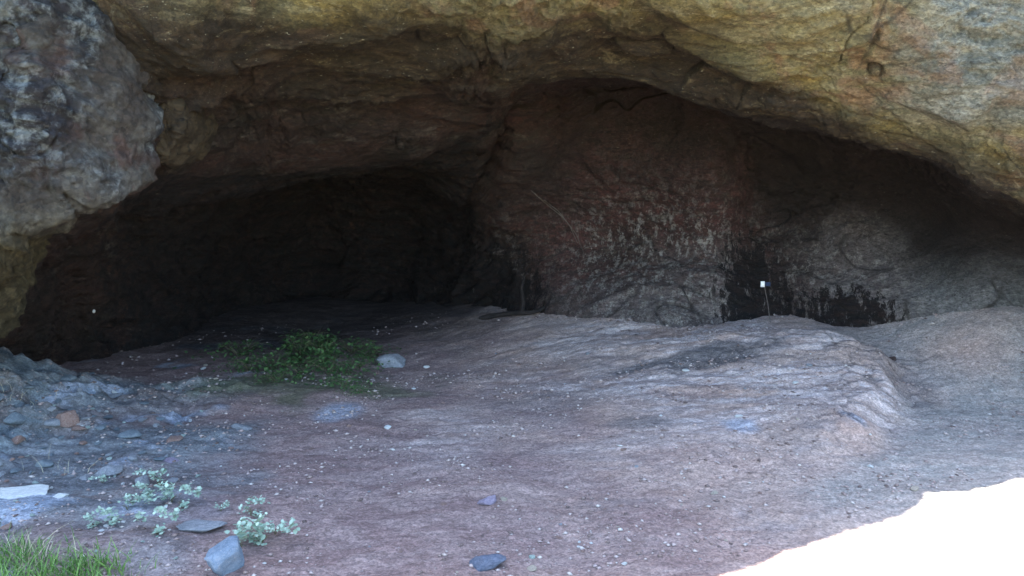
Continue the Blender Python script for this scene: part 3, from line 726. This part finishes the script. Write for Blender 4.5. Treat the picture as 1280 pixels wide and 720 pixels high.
weeds = [(376, 452, 0, 1.0, 'tallest bright green weed at the back of the weed patch', 1), (403, 455, 1, .95, 'bushy bright green weed at the crown of the patch', 1),
 (340, 462, 0, .9, 'low green weed at the left of the patch', 0), (312, 464, 1, .7, 'sparse green weed at the far left tip of the patch', 0),
 (375, 468, 2, .9, 'low dark green weed in the middle of the patch', 0), (412, 468, 3, .9, 'spreading weed in the middle right of the patch', 0),
 (447, 462, 0, .8, 'green weed next to the pale flat rock', 0), (430, 484, 1, .62, 'teal green sprig at the front of the patch', 0),
 (447, 492, 2, .38, 'tiny teal green sprig at the front tip of the patch', 0), (345, 478, 3, .6, 'thin low weed at the front left of the patch', 0),
 (300, 446, 2, 1.0, 'dim weed in the shade behind the left tip of the patch', 0), (440, 442, 0, 1.0, 'dim weed behind the right side of the patch', 0),
 (390, 440, 1, 1.0, 'dim weed half hidden behind the tallest bright one', 1), (462, 448, 3, .8, 'dim weed behind the pale flat rock on its left', 0)]
for px, py, k, sc, lab, tall in weeds:
    f, s_ = (WT[k % 2] if tall else WE[k]); plant('weed', px, py, f, s_, M_WEED, lab, 'weed', 'green weeds in the cave mouth', sc*1.2)
SG = [(leaf_cloud(95+12*k, .06+.01*k, .004, .045+.012*k, .014+.002*k, 500+k, .8, .15, 4), stems(7, .05, .035, 520+k, .0012)) for k in range(4)]
sage = [(198, 604, 1.05, 'tallest pale sage herb in the left foreground'), (186, 622, .7, 'small pale herb under the tallest one on its left'), (214, 628, .8, 'pale herb just right of the tallest herb'),
 (228, 636, .65, 'tiny pale herb between the tall herb and the flat stone'), (276, 640, .55, 'lone pale sprout above the long flat stone'), (314, 646, .75, 'pale sprout right of the lone one'),
 (302, 684, .95, 'pale sprouts touching the blue wedge stone'), (326, 682, .95, 'pale sprouts reaching right of the blue wedge stone'), (344, 668, .7, 'upright tip of pale sprouts furthest right'),
 (143, 656, .8, 'pale herb above the grass clump'), (160, 638, .6, 'pale herb between the white stone and the tall herb'), (196, 668, .7, 'pale herb left of the long flat stone'), (128, 604, .6, 'small pale herb above the white stone'), (118, 660, .55, 'pale sprig beside the herb above the grass')]
for k, (px, py, sc, lab) in enumerate(sage):
    f, s_ = SG[k % 4]; plant('pale_herb', px, py, f, s_, M_SAGE, lab, 'herb', 'pale herbs in the left foreground', sc*1.25, zs=1.3)

def blades(n, pts, hmin, hmax, w, seed, lean=.5):
    r = np.random.default_rng(seed); V = []; Q = []
    cs = np.array(pts)[r.integers(len(pts), size=n)]; xs = cs[:, 0]+r.normal(0, 1, n)*cs[:, 2]; ys = cs[:, 1]+r.normal(0, .7, n)*cs[:, 2]; zs_ = H(xs, ys)
    for k in range(n):
        x, y, z = xs[k], ys[k], float(zs_[k])
        h_ = r.uniform(hmin, hmax); a = r.uniform(0, 6.28); l = h_*r.uniform(.1, lean); b_ = r.uniform(0, 3.14); ww = w*r.uniform(.6, 1.3)
        s_ = np.array([math.cos(b_), math.sin(b_), 0])*ww; i = len(V)
        for t in (0, .35, .7, 1.0):
            p = np.array([x+math.cos(a)*l*t*t, y+math.sin(a)*l*t*t, z-.005+h_*t*(1-.15*t)]); k_ = (1-t)**.6+.06
            V += [p-s_*k_, p+s_*k_]
        Q += [(i+2*j, i+2*j+1, i+2*j+3, i+2*j+2) for j in range(3)]
    return raw_mesh('blades', np.array(V), np.array(Q))
gc = [(*G(px, py)[:2], s_) for px, py, s_ in ((8, 712, .10), (45, 716, .09), (85, 714, .09), (118, 712, .07), (20, 694, .07), (-30, 700, .15), (100, 726, .12), (10, 730, .15), (60, 740, .15))]
o = link('grass', blades(1100, gc, .02, .11, .0026, 600, 1.3), M_GRASS, smooth=False); tag(o, 'bright green grass clump in the bottom left corner', 'grass', kind='stuff')
gc = [(*G(px, py)[:2], s_) for px, py, s_ in ((28, 694, .05), (58, 700, .06), (40, 712, .1), (130, 700, .05), (76, 590, .08), (30, 500, .1))]
o = link('dry_grass', blades(90, gc, .06, .14, .0014, 610, 1.2), M_STRAW, smooth=False); tag(o, 'dry straw coloured grass stalks standing among the green grass', 'grass', kind='stuff')

# ------------------------------------------------------------------ small things at the back wall
p = G(962, 402); q = P(955, 355, p[1]-.03); base = Vector((p[0], p[1]-.02, gz(p[0], p[1])-.01)); top = Vector(q)
e = bpy.data.objects.new('marker_stake', None); C.collection.objects.link(e); e.location = base
tag(e, 'thin stake with a small white tag leaning against the back wall of the right alcove', 'stake')
d = top-base
st_ = link('stick', tube([[(0, 0, 0), tuple(d*.5+Vector((.006, 0, 0))), tuple(d*1.02)]], [(.0045, .003)]), M_ROOT, e)
import bmesh
bm = bmesh.new(); bmesh.ops.create_cube(bm, size=1)
for v in bm.verts: v.co = Vector((v.co.x*.034, v.co.y*.012, v.co.z*.05))
bmesh.ops.bevel(bm, geom=bm.edges[:], offset=.003, segments=2); mt = bpy.data.meshes.new('tag'); bm.to_mesh(mt); bm.free()
tg = link('tag', mt, M_WHITE, e); tg.location = d+Vector((-.016, -.012, 0))
bm = bmesh.new(); bmesh.ops.create_cube(bm, size=1)
for v in bm.verts: v.co = Vector((v.co.x*.045, v.co.y*.012, v.co.z*.035))
bmesh.ops.bevel(bm, geom=bm.edges[:], offset=.003, segments=2); mt = bpy.data.meshes.new('clip'); bm.to_mesh(mt); bm.free()
cl = link('clip', mt, M_NAVY, e); cl.location = d+Vector((.030, -.008, .0))
# white pebble lodged in the left wall
q = hit_cliff(118, 388)
o = link('white_pebble', stone_mesh(70, 2, 1.1), M_WHITE); o.scale = (.017, .017, .020); o.location = (q[0], q[1]-.01, q[2]); tag(o, 'single white pebble stuck on the dark left wall inside the cave', 'pebble')
# charred branch at the foot of the black recess
pts = [G(px, py) for px, py in ((600, 398), (612, 399), (626, 396), (640, 397), (652, 395), (664, 395))]
path = [tuple(p_+np.array([0, 0, dz])) for p_, dz in zip(pts, (-.01, .03, .02, .045, .03, .035))]
e = bpy.data.objects.new('charred_branch', None); C.collection.objects.link(e); b0 = Vector(path[2]); e.location = b0; tag(e, 'black charred branch with a hooked end lying at the foot of the wall', 'branch')
rel = lambda L: [tuple(Vector(p_)-b0) for p_ in L]
last = Vector(path[-1])
link('limb', tube([rel(path+[tuple(last+Vector((.08, 0, .02))), tuple(last+Vector((.12, 0, .05))), tuple(last+Vector((.13, 0, .11)))])], [(.030, .016)], 9), M_WOOD, e)
link('snag', tube([rel([path[-2], tuple(Vector(path[-2])+Vector((.02, .03, .10))), tuple(Vector(path[-2])+Vector((.0, .06, .24))), tuple(Vector(path[-2])+Vector((.03, .08, .36)))])], [(.026, .010)], 8), M_WOOD, e)
# pale roots down the rib
for cols, nm, lab in ((((664, 238), (684, 256), (704, 272), (720, 292), (729, 314), (732, 330)), 'hanging_root', 'longer pale thin root running down the rock rib'),
                      (((680, 250), (698, 264), (712, 282), (722, 304)), 'hanging_root', 'shorter pale root beside the longer one on the rib')):
    L = []
    cc_ = np.array(cols, float); tt = np.linspace(0, len(cc_)-1, 22)
    for a, b_ in zip(np.interp(tt, range(len(cc_)), cc_[:, 0]), np.interp(tt, range(len(cc_)), cc_[:, 1])):
        h_ = hit_cliff(a, b_); L.append(h_+np.array([0, -.004, 0]))
    o = link(nm, tube([L], [(.0055, .003)], 5), M_ROOT); tag(o, lab, 'root', 'pale roots on the rock rib')
# ------------------------------------------------------------------ look-alikes that are neighbours: say which of them
from collections import defaultdict
same = defaultdict(list)
for o in C.objects:
    if o.get('group') and o.get('label') and o.type == 'MESH': same[o['label']].append(o)
for lab, L in same.items():
    if 2 <= len(L) <= 5 and len(lab.split()) <= 14:
        L.sort(key=lambda o: o.location.x/o.location.y)
        for o, w_ in zip(L, {2: ('left', 'right'), 3: ('left', 'middle', 'right'), 4: ('leftmost', 'second', 'third', 'rightmost'), 5: ('leftmost', 'second', 'third', 'fourth', 'rightmost')}[len(L)]):
            o['label'] = lab+', '+w_+' one'+('' if len(L) < 4 or 'most' in w_ else ' from left')
